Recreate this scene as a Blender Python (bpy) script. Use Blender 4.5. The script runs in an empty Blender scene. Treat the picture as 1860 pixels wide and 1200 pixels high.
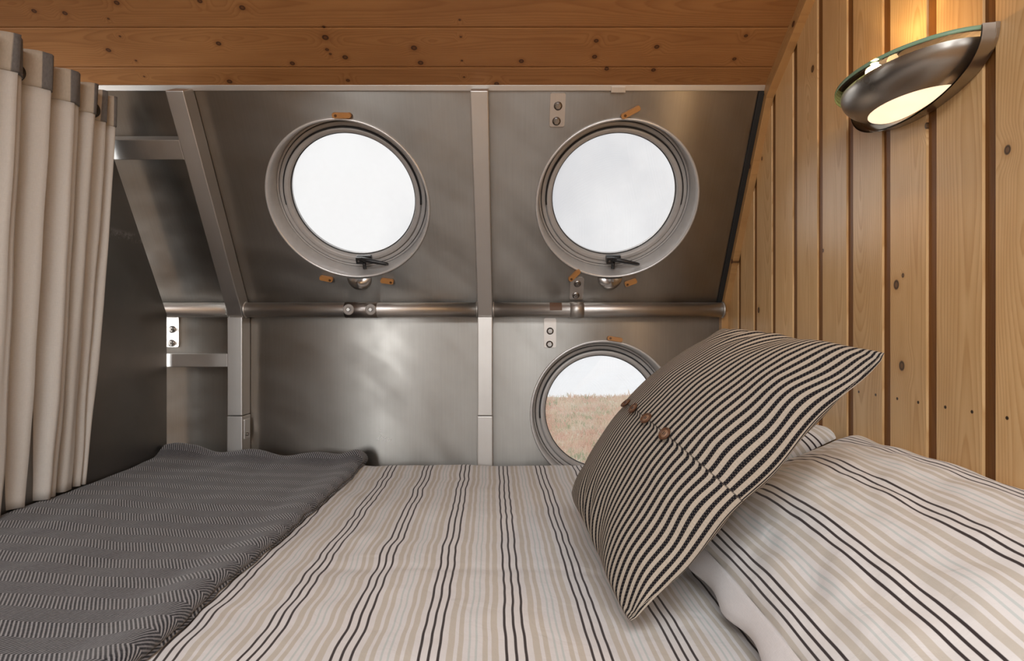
import bpy, bmesh, math, random
from mathutils import Vector, Matrix, noise as mnoise
R = math.radians
sc = bpy.context.scene
col = sc.collection
random.seed(7)

# ------------------------------------------------------------------ camera, sky, lights, exposure
cam_d = bpy.data.cameras.new('camera'); cam = bpy.data.objects.new('camera', cam_d); col.objects.link(cam)
cam_d.sensor_width = 36; cam_d.lens = 36 * 1050 / 1860; cam_d.clip_start = .02; cam_d.clip_end = 9000
cam.location = (0, 0, 1.1); cam.rotation_euler = (R(90), 0, 0)
sc.camera = cam
sc.view_settings.view_transform = 'Standard'; sc.view_settings.look = 'None'
sc.view_settings.exposure = 0.0; sc.view_settings.gamma = 1; sc.view_settings.use_curve_mapping = False

def area(name, loc, direction, sx, sy, watts, color, spread=180):
    d = bpy.data.lights.new(name, 'AREA'); d.shape = 'RECTANGLE'; d.size = sx; d.size_y = sy
    d.energy = watts; d.color = color; d.spread = R(spread)
    o = bpy.data.objects.new(name, d); col.objects.link(o); o.location = loc
    o.rotation_euler = Vector(direction).to_track_quat('-Z', 'Y').to_euler()
    return o
DAY = (.96, .985, 1.0)
area('roof_fill_light', (-.15, -.75, 2.36), (0, .22, -1), 1.5, .9, 44, DAY)  # unseen roof light, added to light the bed from above
area('assumed_rear_window_light', (-1.405, -2.55, 1.35), (.1, 1, -.05), .13, 1.3, 13, DAY)  # assumed rear window, unseen; puts a bright streak on the blank sheet
area('assumed_rear_window_light_2', (-1.635, -2.55, 1.35), (.1, 1, -.05), .13, 1.3, 9, DAY)  # second strip of the assumed, unseen rear window
area('added_rear_door_light', (.35, -2.55, 1.3), (0, 1, -.05), .75, 1.3, 9, DAY)  # unseen rear door opening, added for more light
area('assumed_side_light', (-2.15, 1.5, 1.25), (1, .35, -.05), .5, .9, 11, DAY, 62)  # assumed unseen light left of the partition; no porthole is built there

sd = bpy.data.lights.new('veiled_sun', 'SUN'); sd.energy = 2.2; sd.angle = R(65); sd.color = (1., .98, .95)
so_ = bpy.data.objects.new('veiled_sun', sd); col.objects.link(so_); so_.location = (-4, 8, 6)
so_.rotation_euler = Vector((.85, -.75, -.55)).to_track_quat('-Z', 'Y').to_euler()

# ------------------------------------------------------------------ node helper
class T:
    def __init__(s, mat_or_world):
        mat_or_world.use_nodes = True
        s.nt = mat_or_world.node_tree; s.nt.nodes.clear()
    def n(s, t, **kw):
        nd = s.nt.nodes.new('ShaderNode' + t)
        for k, v in kw.items(): setattr(nd, k, v)
        return nd
    def put(s, sock, v):
        if v is None: return
        if isinstance(v, bpy.types.NodeSocket): s.nt.links.new(v, sock)
        else:
            if sock.type == 'RGBA' and len(v) == 3: v = (*v, 1)
            sock.default_value = v
    def m(s, op, a, b=None, c=None, clamp=False):
        nd = s.n('Math', operation=op); nd.use_clamp = clamp
        s.put(nd.inputs[0], a); s.put(nd.inputs[1], b); s.put(nd.inputs[2], c)
        return nd.outputs[0]
    def add(s, a, b): return s.m('ADD', a, b)
    def sub(s, a, b): return s.m('SUBTRACT', a, b)
    def mul(s, a, b): return s.m('MULTIPLY', a, b)
    def mix(s, f, a, b):
        nd = s.n('Mix', data_type='RGBA'); s.put(nd.inputs[0], f); s.put(nd.inputs[6], a); s.put(nd.inputs[7], b)
        return nd.outputs[2]
    def sep(s, v):
        nd = s.n('SeparateXYZ'); s.put(nd.inputs[0], v); return nd.outputs
    def comb(s, x, y=0., z=0.):
        nd = s.n('CombineXYZ'); s.put(nd.inputs[0], x); s.put(nd.inputs[1], y); s.put(nd.inputs[2], z); return nd.outputs[0]
    def noise(s, v, scale=5., detail=2., rough=.5, dist=0.):
        nd = s.n('TexNoise'); s.put(nd.inputs['Vector'], v); s.put(nd.inputs['Scale'], scale)
        s.put(nd.inputs['Detail'], detail); s.put(nd.inputs['Roughness'], rough); s.put(nd.inputs['Distortion'], dist)
        return nd.outputs[0]
    def smooth(s, x, a, b, lo=0., hi=1.):
        nd = s.n('MapRange', interpolation_type='SMOOTHSTEP')
        for i, v in enumerate((x, a, b, lo, hi)): s.put(nd.inputs[i], v)
        return nd.outputs[0]
    def uv(s, name='UVMap'): return s.n('UVMap', uv_map=name).outputs[0]
    def obj(s): return s.n('TexCoord').outputs['Object']
    def gen(s): return s.n('TexCoord').outputs['Generated']
    def pos(s): return s.n('NewGeometry').outputs['Position']
    def band(s, x, centre, half, soft):          # 1 inside |x-centre|<half
        return s.smooth(s.m('ABSOLUTE', s.sub(x, centre)), half + soft, half - soft)
    def bump(s, h, strength, dist):
        nd = s.n('Bump'); s.put(nd.inputs['Height'], h); nd.inputs['Strength'].default_value = strength
        nd.inputs['Distance'].default_value = dist
        return nd.outputs[0]
    def bsdf(s, base, rough=.5, metal=0., normal=None, aniso=None, tangent=None, spec=None, sheen=None, emit=None, estr=0.):
        p = s.n('BsdfPrincipled'); s.put(p.inputs['Base Color'], base); s.put(p.inputs['Roughness'], rough)
        s.put(p.inputs['Metallic'], metal); s.put(p.inputs['Normal'], normal)
        if aniso is not None: s.put(p.inputs['Anisotropic'], aniso); s.put(p.inputs['Tangent'], tangent)
        if spec is not None: s.put(p.inputs['Specular IOR Level'], spec)
        if sheen is not None: s.put(p.inputs['Sheen Weight'], sheen)
        if emit is not None: s.put(p.inputs['Emission Color'], emit); s.put(p.inputs['Emission Strength'], estr)
        return p.outputs[0]
    def out(s, sh):
        o = s.n('OutputMaterial'); s.nt.links.new(sh, o.inputs[0])
def M(name):
    return bpy.data.materials.new(name)

# sky: bright overcast cloud
w = bpy.data.worlds.new('sky'); sc.world = w
t = T(w)
g = t.gen()
c = t.noise(g, 2.6, 5., .5, .3)
c2 = t.noise(g, 7., 4., .5)
f = t.smooth(t.add(t.mul(c, .8), t.mul(c2, .2)), .36, .60)
skyc = t.mix(f, (.72, .725, .75), (1.0, 1.0, 1.0))
bg = t.n('Background'); t.put(bg.inputs[0], skyc); bg.inputs[1].default_value = 1.0
o = t.n('OutputWorld'); t.nt.links.new(bg.outputs[0], o.inputs[0])

# ------------------------------------------------------------------ materials
def pine(name, light, dark, knotc, rough, knots=(), nails=None, contrast=.6, tone=.25, kfade=True):
    mat = M(name); t = T(mat)
    u, v, _ = t.sep(t.uv()); r1, r2, _ = t.sep(t.uv('bd'))
    o1 = t.mul(r1, 37.); o2 = t.mul(r2, 53.)
    pv = t.comb(t.add(t.mul(u, 9.), o1), t.add(t.mul(v, 1.3), o2), o1)
    n1 = t.noise(pv, 1.6, 2., .5)
    n2 = t.noise(t.comb(t.add(t.mul(v, .55), o2), o1, 0.), 1.5, 1., .5)
    uu = t.add(u, t.mul(t.sub(n1, .5), .030))
    uu = t.add(uu, t.mul(t.sub(r2, .5), .06))
    dep = t.add(.008, t.mul(t.m('ABSOLUTE', t.sub(n2, .42)), .22))
    rr = t.m('SQRT', t.add(t.mul(uu, uu), t.mul(dep, dep)))
    kd = None; glu, glv, _ = t.sep(t.uv('gl'))
    for (a, b, r) in knots:
        d = t.m('SQRT', t.add(t.m('POWER', t.m('DIVIDE', t.sub(glu, a), r), 2.), t.m('POWER', t.m('DIVIDE', t.sub(glv, b), r * 1.25), 2.)))
        kd = d if kd is None else t.m('MINIMUM', kd, d)
    phase = t.m('DIVIDE', rr, .0052)
    fine = t.noise(t.comb(t.add(t.mul(u, 420.), o1), t.add(t.mul(v, 9.), o2), 0.), 1., 2., .6)
    phase = t.add(phase, t.mul(fine, .25))
    if kd is not None: phase = t.add(phase, t.smooth(kd, 6., .5, 0., 2.2))
    fr = t.m('FRACT', phase)
    ring = t.m('MULTIPLY', t.m('POWER', fr, 2.2), t.smooth(fr, 1., .86))
    soft = t.smooth(t.noise(pv, 3., 3., .6), .3, .75)
    gfac = t.m('MULTIPLY', t.add(t.mul(ring, .85), t.mul(fine, .35)), contrast, clamp=True)
    base = t.mix(gfac, light, dark)
    base = t.mix(t.mul(soft, .35), base, dark)
    hs = t.n('HueSaturation'); t.put(hs.inputs['Color'], base); t.put(hs.inputs['Value'], t.add(1. - tone / 2, t.mul(r1, tone)))
    base = hs.outputs[0]
    if kd is not None:
        halo = t.smooth(kd, 2.6, .9, 0., .45)
        base = t.mix(halo, base, dark)
        core = t.smooth(kd, 1.15, .75)
        kcol = t.mix(t.smooth(kd, .3, .75), (knotc[0] * 2.6, knotc[1] * 2.4, knotc[2] * 2.2), knotc)
        base = t.mix(core, base, kcol)
    if nails:
        z0, du, rad = nails
        d = t.m('SQRT', t.add(t.m('POWER', t.sub(t.m('ABSOLUTE', u), du), 2.), t.m('POWER', t.sub(glv, z0), 2.)))
        base = t.mix(t.smooth(d, rad * 1.2, rad * .8), base, (.035, .018, .008))
    t.out(t.bsdf(base, rough, normal=t.bump(t.add(ring, fine), .12, .0006), spec=.35))
    return mat

CKN = [(0.2237, -1.2703, 0.0055), (0.2179, -1.1921, 0.0055), (0.2451, -1.0385, 0.006), (0.2494, -0.8182, 0.0055), (0.2323, -0.7137, 0.0066), (0.1341, -0.818, 0.006), (0.1148, -1.1362, 0.006), (0.1514, -0.5156, 0.0077), (0.1164, -0.5204, 0.0044), (0.1033, -0.5145, 0.0033), (0.0934, -0.4748, 0.0066), (0.075, -0.6311, 0.006), (0.1213, -0.275, 0.0072), (0.0767, -0.2624, 0.0066), (0.142, 0.2339, 0.0055), (0.0951, 0.2349, 0.006), (0.0817, 0.0268, 0.006), (0.1245, 0.4057, 0.006), (0.0884, 0.6347, 0.0049), (0.0579, 0.2744, 0.0055), (0.0545, 0.4107, 0.0055), (0.0176, -0.8349, 0.0066), (0.0211, -0.4842, 0.0049), (0.0104, -0.0457, 0.006), (0.2032, -1.0847, 0.0027), (0.1546, -1.0811, 0.0027), (0.0834, -1.0758, 0.0027), (0.0336, -1.0787, 0.0027), (0.2002, -0.1408, 0.0027), (0.153, -0.1413, 0.0027), (0.0834, -0.1433, 0.0027), (0.0318, -0.1406, 0.0027), (0.1807, -0.5122, 0.0038), (0.1561, 0.6448, 0.0044)]
WKN = [(1.1658, 1.1922, 0.0084), (1.1494, 1.0299, 0.0084), (1.8164, 1.164, 0.0078), (1.0807, 1.4829, 0.0052), (0.9042, 1.3824, 0.0065), (1.4904, 1.7742, 0.0078), (1.7924, 1.6326, 0.0052), (1.1461, 1.2092, 0.0039), (1.4403, 1.2989, 0.0039)]
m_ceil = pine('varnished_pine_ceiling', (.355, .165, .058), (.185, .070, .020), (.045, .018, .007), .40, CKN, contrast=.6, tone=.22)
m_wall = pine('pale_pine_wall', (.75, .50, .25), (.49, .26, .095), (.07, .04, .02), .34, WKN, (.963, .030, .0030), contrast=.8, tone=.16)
m_gap = pine('dark_pine_strip', (.20, .082, .020), (.11, .040, .009), (.05, .02, .01), .5, contrast=.5)
m_trim = pine('pine_trim', (.48, .27, .105), (.30, .14, .05), (.05, .02, .01), .45, [(.02, .2, .007), (.01, .52, .006)], contrast=.5)
m_floor = pine('pine_floor', (.45, .27, .12), (.30, .15, .06), (.05, .02, .01), .4, contrast=.5)

def metal(name, base, rough, aniso=0., blot=.12, streak=.06, sc_=1., wipe=0., scuff=False):
    mat = M(name); t = T(mat)
    p = t.pos()
    b = t.noise(p, 5. * sc_, 4., .6)
    px, py, pz = t.sep(p)
    s = t.noise(t.comb(t.mul(px, 220.), t.mul(py, 6.), t.mul(pz, 6.)), 1., 2., .5)
    f = t.add(t.mul(t.sub(b, .5), blot * 2), t.mul(t.sub(s, .5), streak * 2))
    hs = t.n('HueSaturation'); t.put(hs.inputs['Color'], base); t.put(hs.inputs['Value'], t.add(1., f))
    rg = t.m('ADD', rough, t.mul(t.sub(t.noise(p, 9. * sc_, 3., .6), .5), .18))
    if wipe:                                             # cloth wipe marks: long loose arcs
        dx, dz = t.add(px, 1.05), t.sub(pz, .15)
        rad = t.m('SQRT', t.add(t.mul(dx, dx), t.mul(dz, dz))); ang = t.m('ARCTAN2', dz, dx)
        wn = t.noise(t.comb(t.mul(rad, 13.), t.mul(ang, 2.2), 1.7), 1., 1., .5)
        rg = t.m('MAXIMUM', t.add(rg, t.mul(t.sub(wn, .5), wipe)), .25); f = t.add(f, t.mul(t.sub(wn, .5), wipe))
        hs.inputs['Value'].default_value = 1.; t.put(hs.inputs['Value'], t.add(1., f))
    if scuff:                                            # pale scraped mark on the plate
        sn = t.noise(p, 38., 4., .7)
        sm_ = t.mul(t.mul(t.band(t.add(pz, t.mul(sn, .03)), 1.415, .012, .008), t.smooth(py, 1.70, 1.78)), t.smooth(sn, .45, .62))
        sf = t.mix(t.mul(sm_, .6), hs.outputs[0], (.5, .47, .44)); hs = sf.node
    tg = t.n('Tangent', direction_type='UV_MAP', uv_map='UVMap').outputs[0] if aniso else None
    hcol = hs.outputs[2] if scuff else hs.outputs[0]
    t.out(t.bsdf(hcol, rg, 1., aniso=aniso if aniso else None, tangent=tg))
    return mat
m_sheet = metal('brushed_aluminium_sheet', (.315, .298, .274), .35, .90, .16, .07, wipe=.24)
m_plate = metal('dull_aluminium_plate', (.22, .205, .19), .42, .3, .16, .03, scuff=True)
m_bar = metal('aluminium_box_section', (.60, .58, .555), .45, 0., .10, .02)
m_pipe = metal('aluminium_pipe', (.62, .595, .57), .40, 0., .06, .02)
m_ring = metal('spun_aluminium_ring', (.70, .69, .68), .30, 0., .05, .0)
m_plt = metal('fixing_plate_aluminium', (.58, .55, .52), .45, 0., .10, .03)
m_bolt = metal('stainless_bolt', (.34, .32, .30), .32, 0., .05, .0)
m_steel = metal('brushed_steel_lamp', (.40, .37, .335), .30, 0., .05, .0)

def plain(name, colr, rough, metal_=0., spec=.5):
    mat = M(name); t = T(mat)
    n = t.noise(t.obj(), 40., 3., .6)
    hs = t.n('HueSaturation'); t.put(hs.inputs['Color'], colr); t.put(hs.inputs['Value'], t.add(.9, t.mul(n, .2)))
    t.out(t.bsdf(hs.outputs[0], rough, metal_, spec=spec)); return mat
m_frame = plain('grey_window_frame', (.46, .44, .425), .42, .2)
m_reveal = plain('spun_reveal', (.74, .73, .72), .32, .55)
m_black = plain('black_plastic', (.018, .018, .019), .32)
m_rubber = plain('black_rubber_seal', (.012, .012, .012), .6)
m_white = plain('white_nylon_washer', (.36, .335, .315), .65)
m_brown = plain('patch_brown', (.14, .075, .045), .6)
m_cream = plain('painted_panel', (.62, .58, .52), .7)
m_mat = plain('mattress_ticking', (.7, .68, .65), .9)
m_outer = plain('painted_hull', (.35, .35, .36), .6)
m_cap = plain('rod_black', (.02, .018, .017), .4)

def peg_mat():
    mat = M('oak_peg'); t = T(mat)
    x, y, z = t.sep(t.obj())
    s = t.noise(t.comb(t.mul(x, 60.), t.mul(y, 700.), t.mul(z, 700.)), 1., 3., .6)
    t.out(t.bsdf(t.mix(s, (.62, .30, .095), (.30, .125, .035)), .45)); return mat
m_peg = peg_mat()

def glass_mat(name, tint=(1, 1, 1), refl=1., haze=0.):
    mat = M(name); t = T(mat)
    tr = t.n('BsdfTransparent'); t.put(tr.inputs[0], tint)
    gl = t.n('BsdfGlossy'); gl.inputs['Roughness'].default_value = .01
    fr = t.n('Fresnel'); fr.inputs[0].default_value = 1.45
    mx = t.n('MixShader'); t.put(mx.inputs[0], t.mul(fr.outputs[0], refl))
    t.nt.links.new(tr.outputs[0], mx.inputs[1]); t.nt.links.new(gl.outputs[0], mx.inputs[2])
    if haze:                                             # pale haze on the pane: dirt, and interior reflections painted in
        df = t.n('BsdfTranslucent'); t.put(df.inputs[0], (.9, .88, .87)); m2 = t.n('MixShader')
        t.put(m2.inputs[0], t.smooth(t.noise(t.obj(), 7., 3., .6), .3, .7, haze * .4, haze))
        t.nt.links.new(mx.outputs[0], m2.inputs[1]); t.nt.links.new(df.outputs[0], m2.inputs[2]); mx = m2
    t.out(mx.outputs[0]); return mat
m_glass = glass_mat('window_glass', haze=.10)
m_lglass = glass_mat('clear_lamp_glass', (.90, .97, .92))
def edge_glass():
    mat = M('green_glass_edge'); t = T(mat)
    tr = t.n('BsdfTransparent'); t.put(tr.inputs[0], (.55, .85, .60))
    pb = t.bsdf((.42, .66, .45), .15)
    mx = t.n('MixShader'); mx.inputs[0].default_value = .6
    t.nt.links.new(tr.outputs[0], mx.inputs[1]); t.nt.links.new(pb, mx.inputs[2]); t.out(mx.outputs[0]); return mat
m_gedge = edge_glass()
def lens_mat():
    mat = M('frosted_lit_glass'); t = T(mat)
    n = t.noise(t.obj(), 18., 2., .5)
    t.out(t.bsdf((.9, .8, .65), .4, emit=t.mix(n, (1., .69, .43), (1., .77, .56)), estr=1.2)); return mat
m_lens = lens_mat()

def stripes(name, period, phase0, white, wob=0.):
    """cotton print: three thin dark lines, four tan bars, two pale blue threads per repeat; uv.x is metres across the stripes"""
    mat = M(name); t = T(mat)
    u, v, _ = t.sep(t.uv())
    x = t.m('DIVIDE', t.add(u, phase0), period)
    if wob: x = t.add(x, t.mul(t.sub(t.noise(t.comb(t.mul(v, 9.), t.mul(u, 3.), 0.), 1., 2., .5), .5), wob))
    p = t.m('FRACT', x)
    e = .005
    dark = None
    for cc in (.035, .145, .255):
        b = t.band(p, cc, .0165, e); dark = b if dark is None else t.m('MAXIMUM', dark, b)
    tan = None
    for cc, hw in ((.385, .040), (.500, .030), (.790, .030), (.905, .040)):
        b = t.band(p, cc, hw, e); tan = b if tan is None else t.m('MAXIMUM', tan, b)
    blue = None
    for cc in (.605, .685):
        b = t.band(p, cc, .013, e); blue = b if blue is None else t.m('MAXIMUM', blue, b)
    weave = t.noise(t.comb(t.mul(u, 900.), t.mul(v, 900.), 0.), 1., 2., .6)
    base = t.mix(t.mul(weave, .12), white, (.45, .42, .41))
    base = t.mix(tan, base, (.565, .515, .45))
    base = t.mix(blue, base, (.56, .59, .575))
    base = t.mix(dark, base, (.040, .030, .030))
    wr = t.noise(t.comb(t.mul(u, 1.), t.mul(v, 1.), 0.), 26., 4., .55, .6)
    t.out(t.bsdf(base, .85, normal=t.bump(wr, .35, .006), spec=.2, sheen=.15)); return mat
m_duvet = stripes('striped_cotton_duvet', .1278, .0535, (.74, .715, .71))
m_pillow = stripes('striped_cotton_pillow', .1278, .0535, (.75, .72, .705))
def cloth(name, colr, wr_s=30., scale=700., bumpd=.002):
    mat = M(name); t = T(mat)
    u, v, _ = t.sep(t.uv())
    a = t.noise(t.comb(t.mul(u, scale), t.mul(v, scale * .12), 0.), 1., 2., .6)
    b = t.noise(t.comb(t.mul(u, scale * .12), t.mul(v, scale), 3.), 1., 2., .6)
    f = t.mul(t.add(a, b), .5)
    base = t.mix(f, tuple(k * .82 for k in colr), tuple(min(1, k * 1.14) for k in colr))
    wr = t.noise(t.comb(u, v, 0.), wr_s, 3., .5)
    t.out(t.bsdf(base, .9, normal=t.bump(wr, .3, bumpd), spec=.15, sheen=.1)); return mat
m_white_cloth = cloth('white_cotton', (.74, .70, .69))
m_linen = cloth('cream_linen', (.69, .66, .62), 14., bumpd=.006)

def header_mat():
    mat = M('curtain_header_stripes'); t = T(mat)
    u, v, _ = t.sep(t.uv())
    p = t.m('FRACT', t.add(u, .5))
    grey = t.band(p, .52, .115, .008)
    a = t.noise(t.comb(t.mul(u, 60.), t.mul(v, 90.), 0.), 1., 2., .6)
    base = t.mix(grey, t.mix(a, (.46, .40, .32), (.60, .53, .45)), t.mix(a, (.12, .115, .115), (.24, .23, .225)))
    t.out(t.bsdf(base, .9, spec=.15)); return mat
m_header = header_mat()

def herring():
    mat = M('charcoal_herringbone_wool'); t = T(mat)
    u, v, _ = t.sep(t.uv())                      # u along the bands, v across them
    wob = t.mul(t.sub(t.noise(t.comb(u, v, 0.), 7., 2., .5), .5), .010)
    vv = t.m('DIVIDE', t.add(v, wob), .043)
    fr = t.m('FRACT', vv)
    odd = t.m('GREATER_THAN', t.m('FRACT', t.mul(vv, .5)), .5)
    tri = t.m('PINGPONG', vv, 1.)
    ph = t.add(t.m('DIVIDE', u, .0068), t.mul(tri, 4.3))
    s = t.m('SINE', t.mul(ph, 2 * math.pi))
    s = t.smooth(s, -.5, .8)
    yarn = t.noise(t.comb(t.mul(u, 500.), t.mul(v, 500.), 0.), 1., 3., .7)
    fuzz = t.noise(t.comb(t.mul(u, 120.), t.mul(v, 260.), 2.), 1., 3., .7)
    amp = t.mix(odd, (1., 1., 1.), (.62, .62, .62))
    f = t.m('MULTIPLY', t.mul(s, t.add(.35, t.mul(yarn, .9))), t.sep(amp)[0])
    f = t.add(t.mul(f, .85), t.mul(t.sub(fuzz, .45), .45))
    f = t.m('MULTIPLY', f, 1., clamp=True)
    base = t.mix(f, (.012, .012, .017), (.45, .44, .455))
    t.out(t.bsdf(base, .95, normal=t.bump(t.add(s, yarn), .5, .0014), spec=.1, sheen=.25)); return mat
m_wool = herring()

def ticking():
    mat = M('black_cream_striped_weave'); t = T(mat)
    u, v, _ = t.sep(t.uv())
    step = t.mul(t.smooth(u, -.0255, -.0245), .0035)
    wob = t.mul(t.sub(t.noise(t.comb(t.mul(u, 1.), v, 0.), 22., 2., .5), .5), .0010)
    x = t.m('DIVIDE', t.add(t.add(v, step), wob), .0135)
    p = t.m('FRACT', x)
    yarn = t.noise(t.comb(t.mul(u, 420.), t.mul(v, 420.), 0.), 1., 2., .6)
    d = t.band(p, .5, .235, .035)
    bead = t.m('SINE', t.mul(u, 2 * math.pi / .0052))
    row = t.m('SINE', t.mul(p, 4 * math.pi * 1.0))
    dots = t.smooth(t.mul(bead, row), .35, .9)
    dk = t.mix(t.mul(dots, .55), (.012, .011, .013), (.20, .17, .145))
    cr = t.mix(yarn, (.35, .295, .235), (.52, .45, .375))
    base = t.mix(d, cr, dk)
    seam = t.band(u, -.0252, .0011, .0006)
    base = t.mix(t.mul(seam, .7), base, (.05, .04, .035))
    t.out(t.bsdf(base, .92, normal=t.bump(t.add(t.mul(d, 1.), t.mul(t.add(bead, yarn), .25)), .6, .0016), spec=.1)); return mat
m_tick = ticking()
m_button = plain('coconut_button', (.10, .040, .016), .45)
m_button_c = plain('coconut_button_centre', (.30, .165, .095), .5)

# ------------------------------------------------------------------ mesh helpers
def link(o, parent=None):
    col.objects.link(o)
    if parent is not None: o.parent = parent
    return o
def tag(o, label=None, cat=None, group=None, kind=None):
    if label: o['label'] = label
    if cat: o['category'] = cat
    if group: o['group'] = group
    if kind: o['kind'] = kind
    return o
def empty(name, loc=(0, 0, 0), rot=None):
    o = bpy.data.objects.new(name, None); o.empty_display_size = .05; col.objects.link(o); o.location = loc
    if rot is not None: o.rotation_euler = rot
    return o
class MB:
    def __init__(s): s.v = []; s.f = []; s.uv = []; s.bd = []; s.gl = []; s.mi = []; s.sm = []
    def face(s, idx, uv=None, bd=(0, 0), gl=None, mi=0, sm=False):
        s.f.append(idx); s.uv.append(uv); s.bd.append(bd); s.gl.append(gl); s.mi.append(mi); s.sm.append(sm)
    def box(s, lo, hi, bev=0., M_=None, bd=(0, 0), uvf=None, glf=None, mi=0):
        bm = bmesh.new(); bmesh.ops.create_cube(bm, size=1)
        for v in bm.verts: v.co = Vector([lo[i] + (v.co[i] + .5) * (hi[i] - lo[i]) for i in range(3)])
        if bev: bmesh.ops.bevel(bm, geom=list(bm.edges), offset=bev, segments=2, affect='EDGES', profile=.6)
        s.addbm(bm, M_, bd, uvf, glf, mi)
    def addbm(s, bm, M_=None, bd=(0, 0), uvf=None, glf=None, mi=0, sm=False):
        b = len(s.v); bm.verts.index_update()
        loc = [v.co.copy() for v in bm.verts]
        s.v += [(M_ @ c if M_ else c) for c in loc]
        for f in bm.faces:
            nrm = f.normal; ax = max(range(3), key=lambda i: abs(nrm[i]))
            ids = [v.index for v in f.verts]; uv = []
            for i in ids:
                c = loc[i]
                uv.append(uvf(c) if uvf else ((c.z, c.y) if ax == 0 else (c.z, c.x) if ax == 1 else (c.y, c.x)))
            s.face([b + i for i in ids], uv, bd, [glf(loc[i]) for i in ids] if glf else None, mi, sm)
        bm.free()
    def grid(s, P, uvs, closed_u=False, closed_v=False, bd=(0, 0), mi=0, sm=True, flip=False):
        """P[i][j] points"""
        b = len(s.v); nu = len(P); nv = len(P[0])
        for row in P: s.v += [Vector(p) for p in row]
        for i in range(nu if closed_u else nu - 1):
            for j in range(nv if closed_v else nv - 1):
                i2 = (i + 1) % nu; j2 = (j + 1) % nv
                q = [b + i * nv + j, b + i2 * nv + j, b + i2 * nv + j2, b + i * nv + j2]
                uv = [uvs[i][j], uvs[i2][j], uvs[i2][j2], uvs[i][j2]] if uvs else None
                if flip: q.reverse(); uv = uv[::-1] if uv else None
                s.face(q, uv, bd, None, mi, sm)
    def lathe(s, prof, n=64, M_=None, a0=0., a1=2 * math.pi, closed=True, mi=0, smooth=True):
        full = abs(a1 - a0 - 2 * math.pi) < 1e-6
        steps = n if full else n + 1
        P = [[(r * math.cos(a0 + (a1 - a0) * i / n), r * math.sin(a0 + (a1 - a0) * i / n), z) for (r, z) in prof] for i in range(steps)]
        if M_: P = [[M_ @ Vector(p) for p in row] for row in P]
        s.grid(P, None, closed_u=full, closed_v=closed, mi=mi, sm=smooth)
        if not full and closed:
            b = len(s.v) - steps * len(prof)
            s.face([b + j for j in range(len(prof))]); s.face([b + (steps - 1) * len(prof) + j for j in reversed(range(len(prof)))])
    def tube(s, pts, rad, n=20, caps=True, mi=0):
        pts = [Vector(p) for p in pts]; rings = []
        for i, p in enumerate(pts):
            d = (pts[min(i + 1, len(pts) - 1)] - pts[max(i - 1, 0)]).normalized()
            a = d.cross(Vector((0, 0, 1)) if abs(d.z) < .9 else Vector((1, 0, 0))).normalized(); b_ = d.cross(a)
            r = rad[i] if isinstance(rad, (list, tuple)) else rad
            rings.append([p + (a * math.cos(2 * math.pi * k / n) + b_ * math.sin(2 * math.pi * k / n)) * r for k in range(n)])
        b = len(s.v); s.grid(rings, None, closed_v=True, mi=mi)
        if caps:
            s.face([b + k for k in reversed(range(n))], mi=mi); s.face([b + (len(pts) - 1) * n + k for k in range(n)], mi=mi)
    def prism(s, poly, z0, z1, M_=None, mi=0, sm=False):
        n = len(poly); b = len(s.v)
        for z in (z0, z1):
            for (x, y) in poly:
                p = Vector((x, y, z)); s.v.append(M_ @ p if M_ else p)
        s.face([b + i for i in reversed(range(n))], mi=mi); s.face([b + n + i for i in range(n)], mi=mi)
        for i in range(n):
            j = (i + 1) % n; s.face([b + i, b + j, b + n + j, b + n + i], mi=mi, sm=sm)
    def build(s, name, mats, parent=None, recalc=True, sharp=None):
        me = bpy.data.meshes.new(name)
        me.from_pydata([tuple(v) for v in s.v], [], s.f)
        if not isinstance(mats, (list, tuple)): mats = [mats]
        for m_ in mats: me.materials.append(m_)
        for p, mi, sm in zip(me.polygons, s.mi, s.sm): p.material_index = mi; p.use_smooth = sm
        L1 = me.uv_layers.new(name='UVMap'); L2 = me.uv_layers.new(name='bd'); L3 = me.uv_layers.new(name='gl')
        for p in me.polygons:
            k = p.index
            for q, li in enumerate(p.loop_indices):
                if s.uv[k]: L1.data[li].uv = s.uv[k][q]
                else:
                    c = me.vertices[me.loops[li].vertex_index].co; L1.data[li].uv = (c.z, c.x + c.y)
                L2.data[li].uv = s.bd[k]
                if s.gl[k]: L3.data[li].uv = s.gl[k][q]
                else: L3.data[li].uv = (-9, -9)
        if recalc:
            bm = bmesh.new(); bm.from_mesh(me); bmesh.ops.recalc_face_normals(bm, faces=list(bm.faces)); bm.to_mesh(me); bm.free()
        me.update()
        o = bpy.data.objects.new(name, me); link(o, parent)
        return o
def fbm(x, y, z, o=3):
    return mnoise.fractal(Vector((x, y, z)), .6, 2.0, o)

# ------------------------------------------------------------------ hull profile (metres; camera eye is 1.1 above the cabin floor)
YF = 2.1; ZB = 1.174                                    # far wall, fold line behind the pipe
SL = Vector((0, -.5, .8660254)); SN = Vector((0, -.8660254, -.5))     # up the leaning sheet / into the room
def slope(x, tt, off=0.): return Vector((x, YF, ZB)) + SL * tt + SN * off
TOP = .7528
P0 = slope(0, TOP)                                      # where the pine ceiling starts
CD = Vector((0, -.836, .549)); CN = Vector((0, -.549, -.836))
def ceilp(x, s_, off=0.): return Vector((x, P0.y, P0.z)) + CD * s_ + CN * off
XL, XR = -2.35, .775
BED = .624

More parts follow.
